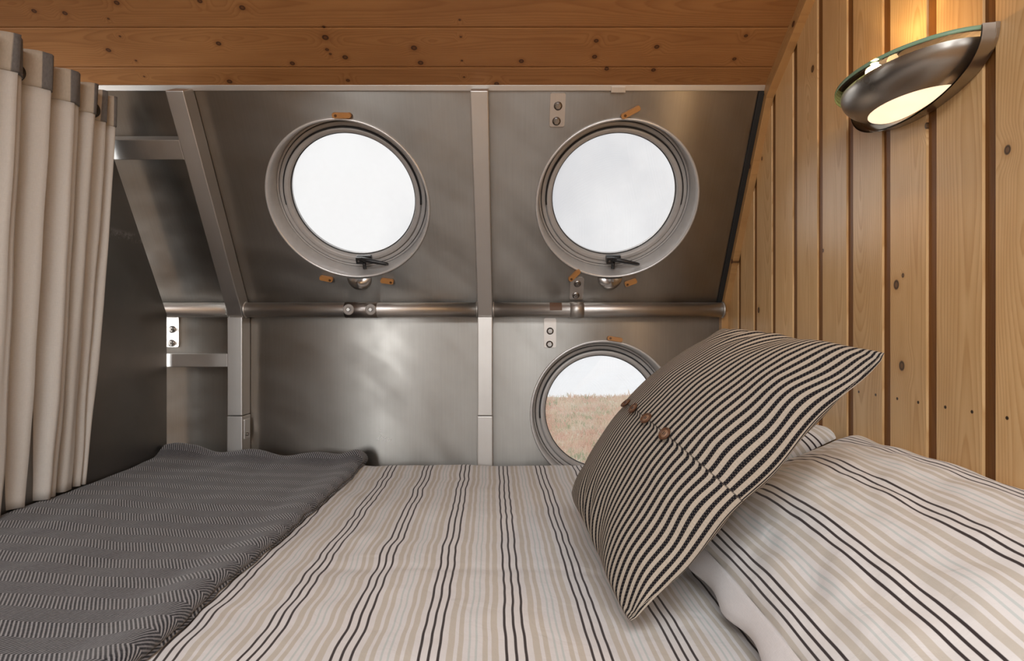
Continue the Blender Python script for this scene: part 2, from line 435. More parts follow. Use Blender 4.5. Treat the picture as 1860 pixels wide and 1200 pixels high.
# ---- leaning sheet with two porthole openings, upright sheet with one
RH = .264
W_L = (-.5377, .3985); W_R = (.3447, .3985); W_D = (.333, .798)
def sheet_with_holes(mb, x0, x1, y0, y1, holes, place):
    holes = sorted(holes); cuts = [x0]
    for a, b in zip(holes, holes[1:]): cuts.append((a[0] + b[0]) / 2)
    cuts.append(x1)
    for (hx, hy), xa, xb in zip(holes, cuts, cuts[1:]):
        angs = [2 * math.pi * i / 96 for i in range(96)]
        angs += [math.atan2(yy - hy, xx - hx) % (2 * math.pi) for xx in (xa, xb) for yy in (y0, y1)]
        angs = sorted(set(round(a, 9) for a in angs)); rows = []; uvs = []
        for a in angs:
            ca, sa = math.cos(a), math.sin(a)
            tx = ((xb if ca > 0 else xa) - hx) / ca if abs(ca) > 1e-9 else 1e9
            ty = ((y1 if sa > 0 else y0) - hy) / sa if abs(sa) > 1e-9 else 1e9
            d = min(tx, ty)
            pts = [(hx + ca * RH, hy + sa * RH), (hx + ca * d, hy + sa * d)]
            rows.append([place(*p) for p in pts]); uvs.append([(p[1], p[0]) for p in pts])
        mb.grid(rows, uvs, closed_u=True, sm=False)
mb = MB(); sheet_with_holes(mb, -.975, .757, 0, TOP + .03, [W_L, W_R], lambda x, y: slope(x, y))
a, b = slope(XL, 0), slope(-.975, 0); c_, d_ = slope(-.975, TOP + .03), slope(XL, TOP + .03)
i0 = len(mb.v); mb.v += [a, b, c_, d_]; mb.face([i0, i0 + 1, i0 + 2, i0 + 3], [(0, XL), (0, -.975), (TOP, -.975), (TOP, XL)])
tag(mb.build('wall_upper', m_sheet, recalc=False), kind='structure')
mb = MB(); sheet_with_holes(mb, -.975, .79, 0, ZB, [W_D], lambda x, y: Vector((x, YF, y)))
i0 = len(mb.v); mb.v += [Vector(p) for p in ((XL, YF, 0), (-.975, YF, 0), (-.975, YF, ZB), (XL, YF, ZB))]
mb.face([i0, i0 + 1, i0 + 2, i0 + 3], [(0, XL), (0, -.975), (ZB, -.975), (ZB, XL)])
tag(mb.build('wall_front', m_sheet, recalc=False), kind='structure')

# ---- ceiling: pine boards across, stepping up the slope, then flat overhead
mb = MB()
seams = [-.055, .063, .179, .295, .411, .527, .643, .759, .875, .991]
for k, (a, b) in enumerate(zip(seams, seams[1:])):
    a = max(a, 0.)
    Mx = Matrix.Translation(P0) @ Matrix(((1, 0, 0), (0, CD.y, CN.y), (0, CD.z, CN.z))).to_4x4()   # local x, s, n
    cu = (a + b) / 2 if k else .004
    mb.box((XL, a + .0004, -.018), (.79, b - .0004, .0), .0042, Mx, (random.random(), random.random()),
           uvf=lambda c, cu=cu: (c.y - cu, c.x), glf=lambda c: (c.y, c.x))
pz = ceilp(0, .991)
for k in range(32):
    y1 = pz.y - k * .116; y0 = y1 - .1146
    if y0 < -2.7: break
    if -1.22 < (y0 + y1) / 2 < -.28: xs = [(XL, -.92), (.62, .79)]
    else: xs = [(XL, .79)]
    for xa, xb in xs:
        mb.box((xa, y0, pz.z), (xb, y1, pz.z + .018), .0022, None, (random.random(), random.random()), uvf=lambda c, q=(y0 + y1) / 2: (c.y - q, c.x))
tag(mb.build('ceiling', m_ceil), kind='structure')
# frame of the added, unseen roof light in the rear ceiling
mb = MB()
for lo, hi in (((-.94, -1.25, pz.z - .01), (-.90, -.24, pz.z + .05)), ((.60, -1.25, pz.z - .01), (.64, -.24, pz.z + .05)),
               ((-.94, -.28, pz.z - .01), (.64, -.24, pz.z + .05)), ((-.94, -1.25, pz.z - .01), (.64, -1.21, pz.z + .05))):
    mb.box(lo, hi, .003)
tag(mb.build('window_5', m_trim), kind='structure')  # frame of the added, unseen roof light

# ---- right wall: raised boards over darker recessed strips
mb = MB(); pitch = .129
zt = lambda y: 2.36
k0 = -28
for k in range(k0, 10):
    ya = .952 + k * pitch; yb = ya + .104
    if ya > YF: break
    yb = min(yb, YF + .01)
    ym = (ya + yb) / 2
    mb.box((XR, ya, .0), (XR + .010, yb, 2.4), .0012, None, (random.random(), random.random()),
           uvf=lambda c, q=ya + .052: (c.y - q, c.z), glf=lambda c: (c.y, c.z))
    mb.box((XR + .0045, yb - .02, .0), (XR + .024, ya + pitch + .02, 2.4), 0, None, (random.random(), random.random()),
           uvf=lambda c, q=yb: (c.y - q, c.z), mi=1)
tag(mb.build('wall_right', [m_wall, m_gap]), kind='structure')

# ---- pine trim on the right wall following the sheet and the ceiling
mb = MB()
Ms = Matrix.Translation((0, YF, ZB)) @ Matrix(((1, 0, 0), (0, SL.y, SN.y), (0, SL.z, SN.z))).to_4x4()
mb.box((.754, -.02, -.02), (XR + .002, TOP + .012, .026), .002, Ms, (.3, .6), uvf=lambda c: (c.z, c.y), glf=lambda c: (c.z, c.y))
tag(mb.build('trim_1', m_trim), kind='structure')
mb = MB()
Mc = Matrix.Translation(P0) @ Matrix(((1, 0, 0), (0, CD.y, CN.y), (0, CD.z, CN.z))).to_4x4()
mb.box((.752, -.012, -.01), (XR + .002, 1.0, .036), .002, Mc, (.7, .2), uvf=lambda c: (c.z, c.y), glf=lambda c: (c.z, c.y))
tag(mb.build('trim_2', m_trim), kind='structure')
# lower right corner post of the trim
mb = MB(); mb.box((.752, YF - .026, .0), (XR + .002, YF + .005, ZB + .01), .002, None, (.5, .4), uvf=lambda c: (c.y - YF, c.z))
tag(mb.build('trim_3', m_trim), kind='structure')
# aluminium strip where ceiling boards meet the leaning sheet
mb = MB(); mb.box((XL, TOP - .010, 0.), (.752, TOP + .006, .008), .001, Ms)
mb.box((.295, TOP - .015, .003), (.338, TOP + .002, .011), .001, Ms)
tag(mb.build('trim_4', m_bar), kind='structure')

mb = MB(); mb.box((.738, .02, .0008), (.7545, TOP - .011, .007), .001, Ms)  # black strip laid in for the dark shade along the sheet edge
tag(mb.build('edge_shade_strip', m_rubber), kind='structure')

# ---- rest of the cabin
mb = MB()
for k in range(40):
    x0 = XL + k * .13
    if x0 > .79: break
    mb.box((x0, -2.7, -.02), (min(x0 + .1285, .79), 2.1, 0.), .0015, None, (random.random(), random.random()), uvf=lambda c, q=x0 + .065: (c.x - q, c.y))
tag(mb.build('floor', m_floor), kind='structure')
mb = MB(); mb.box((XL - .02, -2.7, 0), (XL, 2.1, 2.4), 0, None, uvf=lambda c: (c.y, c.z))
tag(mb.build('wall_left', m_cream), kind='structure')
mb = MB()                                                # rear wall with an assumed tall window and an added glazed door opening
for lo, hi in (((XL, -2.7, 0), (-1.75, -2.6, 2.4)), ((-1.29, -2.7, 0), (-.05, -2.6, 2.4)), ((.75, -2.7, 0), (.79, -2.6, 2.4)),
               ((-1.75, -2.7, 0), (-1.29, -2.6, .65)), ((-1.75, -2.7, 2.02), (-1.29, -2.6, 2.4)), ((-.05, -2.7, 2.0), (.75, -2.6, 2.4)), ((-.05, -2.7, 0), (.75, -2.6, .6))):
    mb.box(lo, hi)
tag(mb.build('wall_rear', m_cream), kind='structure')
for i, (xa, xb, za, zb) in enumerate(((-1.75, -1.29, .65, 2.02), (-.05, .75, .6, 2.0))):
    mb = MB()
    for lo, hi in (((xa, -2.64, za), (xa + .04, -2.58, zb)), ((xb - .04, -2.64, za), (xb, -2.58, zb)),
                   ((xa + .04, -2.64, za), (xb - .04, -2.58, za + .04)), ((xa + .04, -2.64, zb - .04), (xb - .04, -2.58, zb))):
        mb.box(lo, hi, .003)
    fo = tag(mb.build('window_%d' % (6 + i), m_trim), kind='structure')  # frames of the assumed rear window and the added door opening

# ------------------------------------------------------------------ portholes
def porthole(n, loc, tilt, latch, cup, label):
    e = empty('window_%d' % n, loc, (R(tilt), 0, 0)); tag(e, label, kind='structure')
    mb = MB()
    mb.lathe([(RH + .004, -.004), (RH + .004, .004), (RH + .001, .007), (RH - .003, .006), (RH - .005, 0.), (.2555, -.066), (.2545, -.090), (.2625, -.090), (.2645, -.03)], 128)
    mb.build('reveal_ring', m_reveal, e)
    mb = MB()
    mb.lathe([(.2550, -.090), (.2550, -.066), (.2490, -.0645), (.2475, -.0655), (.2472, -.072), (.2450, -.072), (.2447, -.0640),
              (.2440, -.0630), (.2325, -.0630), (.2318, -.0640), (.2315, -.0720), (.2285, -.0720), (.2280, -.0570), (.2270, -.0555),
              (.2150, -.0555), (.2125, -.0580), (.2095, -.0700), (.2090, -.0900)], 128)
    fr = mb.build('frame_ring', m_frame, e)
    mb = MB(); mb.lathe([(.2474, -.0715), (.2470, -.0668), (.2452, -.0668), (.2448, -.0715)], 128); mb.build('outer_seal', m_rubber, e)
    mb = MB(); mb.lathe([(.2322, -.0712), (.2318, -.0585), (.2272, -.0545), (.2270, -.0712)], 72, a0=R(-6), a1=R(186)); mb.build('hinge_slot_seal', m_black, e)
    mb = MB(); mb.lathe([(.2095, -.0715), (.2078, -.0695), (.2070, -.0745), (.2095, -.0760)], 128); mb.build('inner_seal', m_rubber, e)
    mb = MB(); ring = [(.2088 * math.cos(2 * math.pi * k / 96), .2088 * math.sin(2 * math.pi * k / 96)) for k in range(96)]
    mb.prism(ring, -.079, -.075); mb.build('pane', m_glass, e)
    if latch:
        mb = MB()
        mb.box((-.012, -.226, -.057), (.040, -.205, -.040), .003)
        mb.box((-.012, -.230, -.052), (.012, -.206, -.026), .003)
        h = mb.build('latch', m_black, e)
        mb = MB(); P = []
        L = [(0.010, -.212, -.030, .0085), (.03, -.2135, -.024, .0085), (.06, -.2185, -.0205, .0075), (.094, -.226, -.021, .0062), (.103, -.2275, -.022, .004)]
        mb.tube([p[:3] for p in L], [p[3] for p in L], 14); mb.build('lever', m_black, h)
        mb = MB(); mb.tube([(.014, -.226, -.040), (.014, -.250, -.036)], .0065, 14); mb.build('catch_peg', m_black, h)
        mb = MB(); mb.tube([(-.002, -.218, -.027), (-.002, -.218, -.0245)], .0035, 12); mb.build('screw', m_bolt, h)
    if cup:
        mb = MB(); rows = []
        for i in range(13):
            th = math.pi / 2 * i / 12
            rows.append([(.043 * math.cos(th) * math.cos(ph) if True else 0, -RH - .004 - .046 * math.cos(th) * math.sin(ph), .002 + .030 * math.sin(th) * (.35 + .65 * math.sin(ph)))
                         for ph in [math.pi * j / 24 for j in range(25)]])
        mb.grid(rows, None)
        mb.build('drain_cup', m_ring, e)
    return e
porthole(1, slope(*W_L), 120, True, True, 'upper porthole between the left rib and the centre rib, with black latch')
porthole(2, slope(*W_R), 120, True, True, 'upper porthole beside the pine wall, with black latch')
porthole(3, (W_D[0], YF, W_D[1]), 90, False, False, 'lower porthole looking onto heath, partly hidden by the striped cushion')

# ------------------------------------------------------------------ aluminium framing
def rib(name, x0, x1, label):
    mb = MB(); mb.box((x0, .0, .0015), (x1, TOP - .002, .064), .003, Ms)
    return tag(mb.build(name, m_bar), label, 'metal rib')
rib('frame_rib', -1.0025, -.950, 'sloping square aluminium rib left of the upper portholes, rising from the bed corner')
rib('frame_rib', -.121, -.069, 'sloping square aluminium rib between the two upper portholes')
def post(x0, x1, label):
    e = empty('frame_post', ((x0 + x1) / 2, YF - .032, BED - .12)); tag(e, label, 'metal post')
    off = Matrix.Translation(-Vector(e.location))
    mb = MB(); mb.box((x0, YF - .066, .80), (x1, YF - .0015, ZB - .027), .003, off); mb.build('upright', m_bar, e)
    mb = MB(); mb.box((x0 - .001, YF - .067, .45), (x1 + .001, YF - .0015, .7985), .003, off); mb.build('lower_sleeve', m_bar, e)
    return e, off
pe, off = post(-1.0025, -.950, 'upright aluminium post at the left of the blank panel, above the dark blanket')
mb = MB(); mb.box((-.951, YF - .055, .715), (-.945, YF - .014, .785), .002, off); lp = mb.build('catch_plate', m_ring, pe)
mb = MB(); mb.tube([Vector((-.945, YF - .036, .730)) - Vector(pe.location), Vector((-.941, YF - .036, .730)) - Vector(pe.location)], .006, 16); mb.build('screw', m_bolt, lp)
pe2, off2 = post(-.121, -.069, 'upright aluminium post in the middle, left of the lower porthole')
def xbar(x0, x1, M_, lo, hi, label):
    mb = MB(); mb.box((x0, lo[0], lo[1]), (x1, hi[0], hi[1]), .002, M_)
    return tag(mb.build('cross_bar', m_bar), label, 'metal bar')
xbar(-1.27, -1.0035, Ms, (.553, .004), (.612, .060), 'short aluminium cross bar near the ceiling, left of the sloping rib')
xbar(-1.27, -1.0035, None, (YF - .060, .971), (YF - .003, 1.018), 'short aluminium cross bar low down, left of the upright post')
PY, PZ, PR = YF - .0385, 1.1735, .0265
def pipe(x0, x1, label):
    e = empty('pipe_rail', ((x0 + x1) / 2, PY, PZ)); tag(e, label, 'pipe')
    mb = MB(); mb.tube([(x0 - e.location.x, 0, 0), (x1 - e.location.x, 0, 0)], PR, 40); mb.build('tube', m_pipe, e)
    for xx, s_ in ((x0, 1), (x1, -1)):
        mb = MB(); Q = Matrix.Translation((xx - e.location.x, 0, 0)) @ Matrix.Rotation(math.pi / 2 * s_, 4, 'Y')
        mb.lathe([(PR - .002, 0), (PR + .0035, 0.0), (PR + .002, .004), (PR - .002, .007)], 40, Q); mb.build('weld_bead', m_bar, e)
    return e
p1 = pipe(-2.2, -1.0035, 'horizontal aluminium pipe left of the corner post, behind the partition plate')
p2 = pipe(-.949, -.122, 'horizontal aluminium pipe under the left porthole with two white washers')
p3 = pipe(-.068, .752, 'horizontal aluminium pipe under the right porthole with a strap clamp')
ox = p2.location.x
mb = MB(); Q = Matrix.Translation((-.536 - ox, 0, 0)) @ Matrix.Rotation(math.pi / 2, 4, 'Y')
mb.lathe([(PR - .001, -.058), (PR + .0018, -.057), (PR + .0018, .057), (PR - .001, .058)], 40, Q); cp = mb.build('coupling', metal('dark_coupling', (.30, .27, .25), .35), p2)
for xx in (-.575, -.497):
    mb = MB(); Q = Matrix.Translation((xx - ox, -PR - .001, 0.)) @ Matrix.Rotation(R(90), 4, 'X')
    mb.lathe([(.0, -.002), (.0185, -.002), (.0195, .001), (.018, .0035), (.009, .004), (.008, .002), (.0, .002)], 32, Q, closed=False)
    wz = mb.build('washer', m_white, cp)
    mb = MB(); mb.prism([(.0062 * math.cos(k * math.pi / 3), .0062 * math.sin(k * math.pi / 3)) for k in range(6)], .001, .007, Q); mb.build('screw', m_bolt, cp)
ox = p3.location.x
mb = MB(); P = []; uvx = []
for i in range(2):
    P.append([(.133 - ox + i * .043, -(PR + .0007) * math.cos(a), (PR + .0007) * math.sin(a)) for a in [R(-5 + 75 * j / 12) for j in range(13)]])
mb.grid(P, None); P2 = [[(p[0], p[1] * .94, p[2] * .94) for p in r] for r in P]; mb.grid(P2, None, flip=True)
mb.build('brown_patch', m_brown, p3)  # thin brown patch over the upper front of the pipe
mb = MB(); Q = Matrix.Translation((.230 - ox, 0, 0)) @ Matrix.Rotation(math.pi / 2, 4, 'Y')
mb.lathe([(PR, -.0245), (PR + .0022, -.0245), (PR + .0022, .0245), (PR, .0245)], 40, Q); mb.build('strap_band', m_bar, p3)

def hexbolt(Q, name, parent, r=.0085):
    mb = MB(); mb.lathe([(0, -.001), (r * 1.5, -.001), (r * 1.5, .0015), (0, .0015)], 24, Q, closed=False)
    wsh = mb.build('washer', m_bolt, parent)
    mb = MB(); mb.prism([(r * math.cos(k * math.pi / 3), r * math.sin(k * math.pi / 3)) for k in range(6)], .001, .008, Q)
    mb.prism([(r * .5 * math.cos(k * math.pi / 6), r * .5 * math.sin(k * math.pi / 6)) for k in range(12)], .008, .014, Q)
    mb.build('bolt', m_bolt, parent)
def rrect(x0, x1, y0, y1, r, n=5):
    pts = []
    for cx, cy, a in ((x1 - r, y1 - r, 0), (x0 + r, y1 - r, 90), (x0 + r, y0 + r, 180), (x1 - r, y0 + r, 270)):
        pts += [(cx + r * math.cos(R(a + 90 * k / n)), cy + r * math.sin(R(a + 90 * k / n))) for k in range(n + 1)]
    return pts
MV = Matrix.Translation((0, YF, 0)) @ Matrix(((1, 0, 0), (0, 0, -1), (0, 1, 0))).to_4x4()   # x, z, into the room
def bracket(M_, x0, x1, y0, y1, bolts, label):
    e = empty('fixing_bracket', M_ @ Vector(((x0 + x1) / 2, y0, 0))); tag(e, label, 'bracket', 'bolted fixing plates')
    Q = Matrix.Translation(-Vector(e.location)) @ M_
    mb = MB(); mb.prism(rrect(x0, x1, y0, y1, .006), .0002, .005, Q); mb.build('plate', m_plt, e)
    for bx, by in bolts: hexbolt(Q @ Matrix.Translation((bx, by, .005)), 'bolt', e)
    return e
bracket(Ms, .115, .161, .640, .7365, [(.139, .700), (.136, .656)], 'bolted aluminium plate hanging from the ceiling edge, left of the right porthole')
bracket(Ms, .206, .254, .046, .130, [(.231, .108), (.228, .062)], 'bolted aluminium plate just above the pipe strap, under the right porthole')
bracket(MV, .116, .160, 1.038, 1.145, [(.138, 1.098), (.136, 1.050)], 'bolted aluminium plate below the pipe, above the lower porthole')
bracket(MV, -1.268, -1.208, 1.040, 1.150, [(-1.232, 1.104), (-1.234, 1.054)], 'bolted aluminium plate beside the partition edge, above the low cross bar')

# drill marks, turn buttons
def peg(M_, x, y, ang, L, label, wdt=.0165):
    Q = M_ @ Matrix.Translation((x, y, 0)) @ Matrix.Rotation(R(ang), 4, 'Z')
    e = empty('turn_button'); e.matrix_world = Q; tag(e, label, 'turn button', 'wooden turn buttons round the portholes')
    bm = bmesh.new(); vs = []
    poly = rrect(-L / 2, L / 2, -wdt / 2, wdt / 2, wdt * .42)
    mb = MB(); n = len(poly)
    rows = [[(px * k, py * k2, z) for (px, py) in poly] for (k, k2, z) in ((.985, .96, .002), (1, 1, .004), (1, 1, .0125), (.97, .90, .0155))]
    bm.free(); mb.grid(rows, None, closed_v=True, sm=False)
    mb.face([3 * n + i for i in range(n)]); mb.face([i for i in reversed(range(n))])
    mb.build('peg', m_peg, e)
    mb = MB(); mb.tube([(-L * .30, 0, .0145), (-L * .30, 0, .0168)], .0042, 16); mb.build('screw', plain('brass_screw', (.16, .08, .035), .4, .6) if 'brass_screw' not in bpy.data.materials else bpy.data.materials['brass_screw'], e)
def on_slope(px, py):
    k = (600 - py) / 1050; tt = (k * 2.1 - .074) / (.866 + .5 * k); y = 2.1 - .5 * tt
    return (px - 930) * y / 1050, tt
PEG = [((622, 208.5), 0, .058, 'wooden turn button lying level above the left porthole'),
       ((594, 504), 168, .046, 'wooden turn button below the left porthole, left of its drain cup'),
       ((704, 508.5), 172, .046, 'wooden turn button below the left porthole, right of its drain cup'),
       ((1144.5, 203), 28, .062, 'wooden turn button tilted upward above the right porthole'),
       ((1043, 498), 48, .052, 'wooden turn button tilted steeply over the rim of the right porthole, above a bolted plate'),
       ((1145, 511), 22, .044, 'wooden turn button below the right porthole, right of its drain cup')]
for (p, a, L, lb) in PEG:
    x, y = on_slope(*p); peg(Ms, x, y, a, L, lb)
peg(MV, .372, 1.069, -9, .056, 'wooden turn button above the lower porthole')

# ------------------------------------------------------------------ partition plate on the left
PX = -1.215
prof = [(1.30, .2), (YF - .066, .2)]
pts = [Vector((PX, YF - .066, .2))] + [Vector((PX, YF - .066, ZB - .02))]
for tt in (0.02, .4, .66): pts.append(slope(PX, tt, .0655))
pts += [Vector((PX, 1.56, 1.735)), Vector((PX, 1.22, 1.66)), Vector((PX, 1.22, .2))]
poly = [(p.y, p.z) for p in pts]
Q = Matrix(((0, 0, 1, PX), (1, 0, 0, 0), (0, 1, 0, 0), (0, 0, 0, 1)))
mb = MB(); mb.prism(poly, -.003, 0, Q)
tag(mb.build('partition_panel', m_plate), 'dull dark aluminium partition plate at the foot of the bed beside the curtain', 'panel')

# ------------------------------------------------------------------ bed
def sstep(a, b, x):
    k = max(0., min(1., (x - a) / (b - a))); return k * k * (3 - 2 * k)
def duvet_z(x, y):
    z = BED + .005 * fbm(x * 3.1, y * 2.6, 1., 2) + .0022 * fbm(x * 8, y * 6, 4., 2) * (1 + .8 * sstep(.1, -.5, x))
    z += .0006 * fbm(x * 22, y * 30, 8.)
    z -= .012 * math.exp(-((y - 1.16) / .018) ** 2) * .18 * sstep(-.55, -.2, x)
    z += .009 * sstep(1.85, 2.0, y) - .012 * sstep(2.0, 2.03, y) ** 2
    z -= .012 * sstep(.05, .2, x) * sstep(1.75, 1.3, y)
    return z
nx, ny = 230, 190; X0, X1, Y0, Y1 = -1.19, .768, .46, 2.022
mb = MB(); P = []; U = []
for i in range(nx):
    x = X0 + (X1 - X0) * i / (nx - 1); r_ = []; q = []
    for j in range(ny):
        y = Y0 + (Y1 - Y0) * j / (ny - 1)
        wx = .0028 * fbm(x * 4, y * 10, 20., 2) * (1 + 1.1 * sstep(.0, -.5, x))
        r_.append((x + wx, y, duvet_z(x, y))); q.append((x + .033 * (y - 2.1), y))
    P.append(r_); U.append(q)
mb.grid(P, U)
# drop at the near side and far side
for jj, yy, sgn in ((0, Y0, -1), (ny - 1, Y1, 1)):
    A_ = [P[i][jj] for i in range(nx)]; UA = [U[i][jj] for i in range(nx)]
    rows = [A_]; ru = [UA]
    for k in range(1, 5):
        rows.append([(a[0], a[1] + sgn * .003 * min(k, 1), a[2] - .04 * k) for a in A_]); ru.append([(u[0], u[1] + sgn * .04 * k) for u in UA])
    mb.grid(rows, ru)
dv = mb.build('duvet', m_duvet, recalc=False)
sol = dv.modifiers.new('thickness', 'SOLIDIFY'); sol.thickness = .012; sol.offset = -1
tag(dv, 'striped white, tan and dark brown cotton duvet spread flat over the bed', 'duvet')
be = empty('bed', (-.2, 1.27, 0)); tag(be, 'low double bed platform and mattress hidden under the striped duvet', 'bed')
mb = MB(); mb.box((X0 + .2 + .01, .50 - 1.27, .34), (.76 + .2, 2.008 - 1.27, BED - .085), .03); mb.build('mattress', m_mat, be)
mb = MB(); mb.box((X0 + .2, .49 - 1.27, .0), (.77 + .2, 2.010 - 1.27, .335), .004, None, (.2, .5)); mb.build('bed_base', m_trim, be)

# wool throw
def blanket_z(x, y):
    z = duvet_z(min(max(x, X0), X1), y) + .016
    z += .020 * sstep(-.6, -1.12, x) + .005 * fbm(x * 2.3, y * 2.1, 30., 2) + .0015 * fbm(x * 7, y * 6, 33., 2)
    z += sstep(1.94, 2.02, y) * (.020 + .008 * math.sin(x * 26) + .014 * sstep(-.60, -.535, x) + .010 * sstep(-1.0, -1.12, x))
    return z
XE = -.522
mb = MB(); P = []; U = []; NB = 150
for j in range(NB):
    y = .46 + (2.026 - .46) * j / (NB - 1)
    xe = XE - .016 * sstep(1.0, .5, y) * 0 + .006 * fbm(y * 5, 1., 2.) - .004 * fbm(y * 14, 3., 1.) + .012 * (y - 1.5)
    r_ = []; q = []
    nn = 90; xl = -1.205
    zb = duvet_z(xe, y) + .0015; rad = (blanket_z(xe - .03, y) + .013 - zb) / 2
    for i in range(nn):
        x = xl + (xe - rad * 1.0 - xl) * i / (nn - 1)
        ed = sstep(.10, .0, xe - rad - x)
        r_.append((x, y, blanket_z(x, y) + .013 * ed)); q.append((x, y))
    top = r_[-1][2]; zc = (top + zb) / 2; rr_ = (top - zb) / 2; xc = r_[-1][0]
    for k in range(1, 11):
        a = math.pi * k / 10
        r_.append((xc + rr_ * 1.25 * math.sin(a), y, zc + rr_ * math.cos(a))); q.append((xc + rr_ * a, y))
    r_.append((xc - .06, y, zb + .0008)); q.append((xc + .1, y))
    P.append(r_); U.append(q)
mb.grid(P, U)
# far hem
jr = NB - 1
rows = [P[jr]]; ru = [U[jr]]
for k in range(1, 7):
    a = math.pi * k / 6
    rows.append([(p[0], p[1] + .010 * math.sin(a), p[2] - .010 * (1 - math.cos(a)) * (1 if i < 90 else .2)) for i, p in enumerate(P[jr])]); ru.append([(u[0], u[1] + .01 * a) for u in U[jr]])
mb.grid(rows, ru)
bl = mb.build('wool_throw', m_wool, recalc=False)
tag(bl, 'charcoal herringbone wool throw folded over the left end of the bed', 'blanket')
mb = MB(); P = []; U = []
for j in range(NB):
    y = .46 + (2.02 - .46) * j / (NB - 1)
    xe = XE + .004 + .006 * fbm(y * 5, 1., 2.) + .003 * fbm(y * 11, 7., 5.) + .012 * (y - 1.5)
    zb = duvet_z(xe, y) + .001
    P.append([(xe - .06, y, zb + .005), (xe - .005, y, zb + .006), (xe + .001, y, zb + .003), (xe - .004, y, zb)]); U.append([(xe - .06, y), (xe - .005, y), (xe, y), (xe, y)])
mb.grid(P, U); mb.build('under_fold', m_wool, bl, recalc=False)

# ------------------------------------------------------------------ cushion and pillows
def pillow_surf(u, v, Wd, H, Tk, k, p=.5):
    x = Wd / 2 * u * (1 - k * (1 - v * v)); y = H / 2 * v * (1 - k * (1 - u * u))
    c_ = 1 - (.03 if u < 0 else .0) * (u * u * v * v) ** 4
    return x * c_, y * c_, Tk / 2 * max(0., (1 - u * u) * (1 - v * v)) ** p
def arclen(vs, fn):
    pts = [Vector(fn(v)) for v in vs]; acc = [0.]
    for a_, b_ in zip(pts, pts[1:]): acc.append(acc[-1] + (b_ - a_).length)
    return [a_ - acc[-1] / 2 for a_ in acc]
def eco(n): return [math.sin(math.pi / 2 * (-1 + 2 * i / (n - 1))) for i in range(n)]
CR = Matrix(((0.6749618, -0.06147798, -0.73528703), (-0.00947716, 0.9957183, -0.09195248), (0.73779181, 0.06903284, 0.67148918)))
ce = empty('scatter_cushion', (.3599, 1.1686, 1.1 - .2288)); ce.matrix_world = Matrix.Translation(ce.location) @ CR.to_4x4()
tag(ce, 'black and cream striped cushion with wooden buttons, leaning on the bed pillow', 'cushion')
CW, CH, CT, CK = .580, .555, .256, .04
def cush(u, v, side):
    x, y, z = pillow_surf(u, v, CW, CH, CT if side > 0 else CT * .35, CK)
    e = (1 - u * u) * (1 - v * v)
    z = z * side
    e4 = min(1., e * 4)
    z += side * e4 * (.0035 * fbm(x * 5, y * 4, 5. * side, 2) + .0007 * fbm(x * 20, y * 14, 9. * side, 2))
    # radiating puckers along the two short ends
    z += side * .006 * math.sin(v * 17 + 2 * math.sin(v * 5)) * (sstep(.55, .93, abs(u)) * sstep(1., .95, abs(u)))
    z += side * .0025 * math.sin(u * 15) * (sstep(.6, .93, abs(v)) * sstep(1., .95, abs(v)))
    if side > 0: z += .0045 * sstep(-.1, -.085, u) * sstep(.55, -.05, u) * min(1, e * 3)
    zz = .004 * math.sin(u * 9 + v * 3) * (1 - e4)
    return Vector((x, y, z + zz))
mb = MB(); nu = 130; us = eco(nu); vs = eco(nu)
for side in (1, -1):
    P = [[cush(u, v, side) for v in vs] for u in us]
    av = arclen(vs, lambda v: pillow_surf(-.15, v, CW, CH, CT * .92, CK))
    U = [[(u * CW / 2, av[j]) for j, v in enumerate(vs)] for u in us]
    mb.grid(P, U, flip=side < 0)
# fat seam along the border
co = mb.build('cover', m_tick, ce, recalc=False)
for i in range(4):
    v = .2706 - .2734 * i; u = -.0888
    p = cush(u, v, 1); pu = cush(u + .02, v, 1) - p; pv = cush(u, v + .02, 1) - p
    n = pu.cross(pv).normalized(); tx = pu.normalized(); ty = n.cross(tx)
    rx = Matrix.Rotation(R(14 - 8 * (i % 2)), 3, 'Y')
    Q = Matrix.Translation(p + n * .0045) @ (Matrix((tx, ty, n)).transposed() @ rx).to_4x4()
    mb = MB(); mb.lathe([(.0, -.002), (.010, -.002), (.0122, .0005), (.0122, .0025), (.0112, .0036), (.0096, .0032), (.0082, .0012), (.0, .0010)], 32, Q, closed=False)
    b_ = mb.build('button', m_button, ce)
    mb = MB(); mb.lathe([(0, .0009), (.0080, .0011), (.0078, .0018), (0, .0018)], 24, Q, closed=False)
    c2_ = mb.build('button_centre', m_button_c, b_)
    mb = MB()
    mb.tube([Q @ Vector((-.003, .002, .002)), Q @ Vector((.003, .002, .002))], .0007, 6); mb.tube([Q @ Vector((-.003, -.002, .002)), Q @ Vector((.003, -.002, .002))], .0007, 6)
    mb.build('thread', m_black, b_)

def bed_pillow(loc, yaw, roll, pitch_, Wd, H, Tk, u0, label, seed):
    e = empty('bed_pillow', loc, (R(pitch_), R(roll), R(yaw))); tag(e, label, 'pillow')
    mb = MB(); n = 100; us = eco(n); vs = eco(n)
    for side in (1, -1):
        P = []; U = []
        au = arclen(us, lambda u: pillow_surf(u, 0., Wd, H, Tk, .05))
        for iu, u in enumerate(us):
            r_ = []; q = []
            for v in vs:
                x, y, z = pillow_surf(u, v, Wd, H, Tk * (1.0 if side > 0 else .25), .05, .5)
                ed = min(1., (1 - u * u) * (1 - v * v) * 4)
                z = z * side + side * ed * (.010 * fbm(x * 5, y * 3.4, seed) + .006 * fbm(x * 13, y * 6, seed + 3)) + .004 * math.sin(y * 40) * (1 - ed)
                r_.append((x, y, z)); arc = au[iu]
                q.append((arc + u0, y))
            P.append(r_); U.append(q)
        mb.grid(P, U, flip=side < 0)
    mb.build('pillowcase', m_pillow, e, recalc=False)
    return e
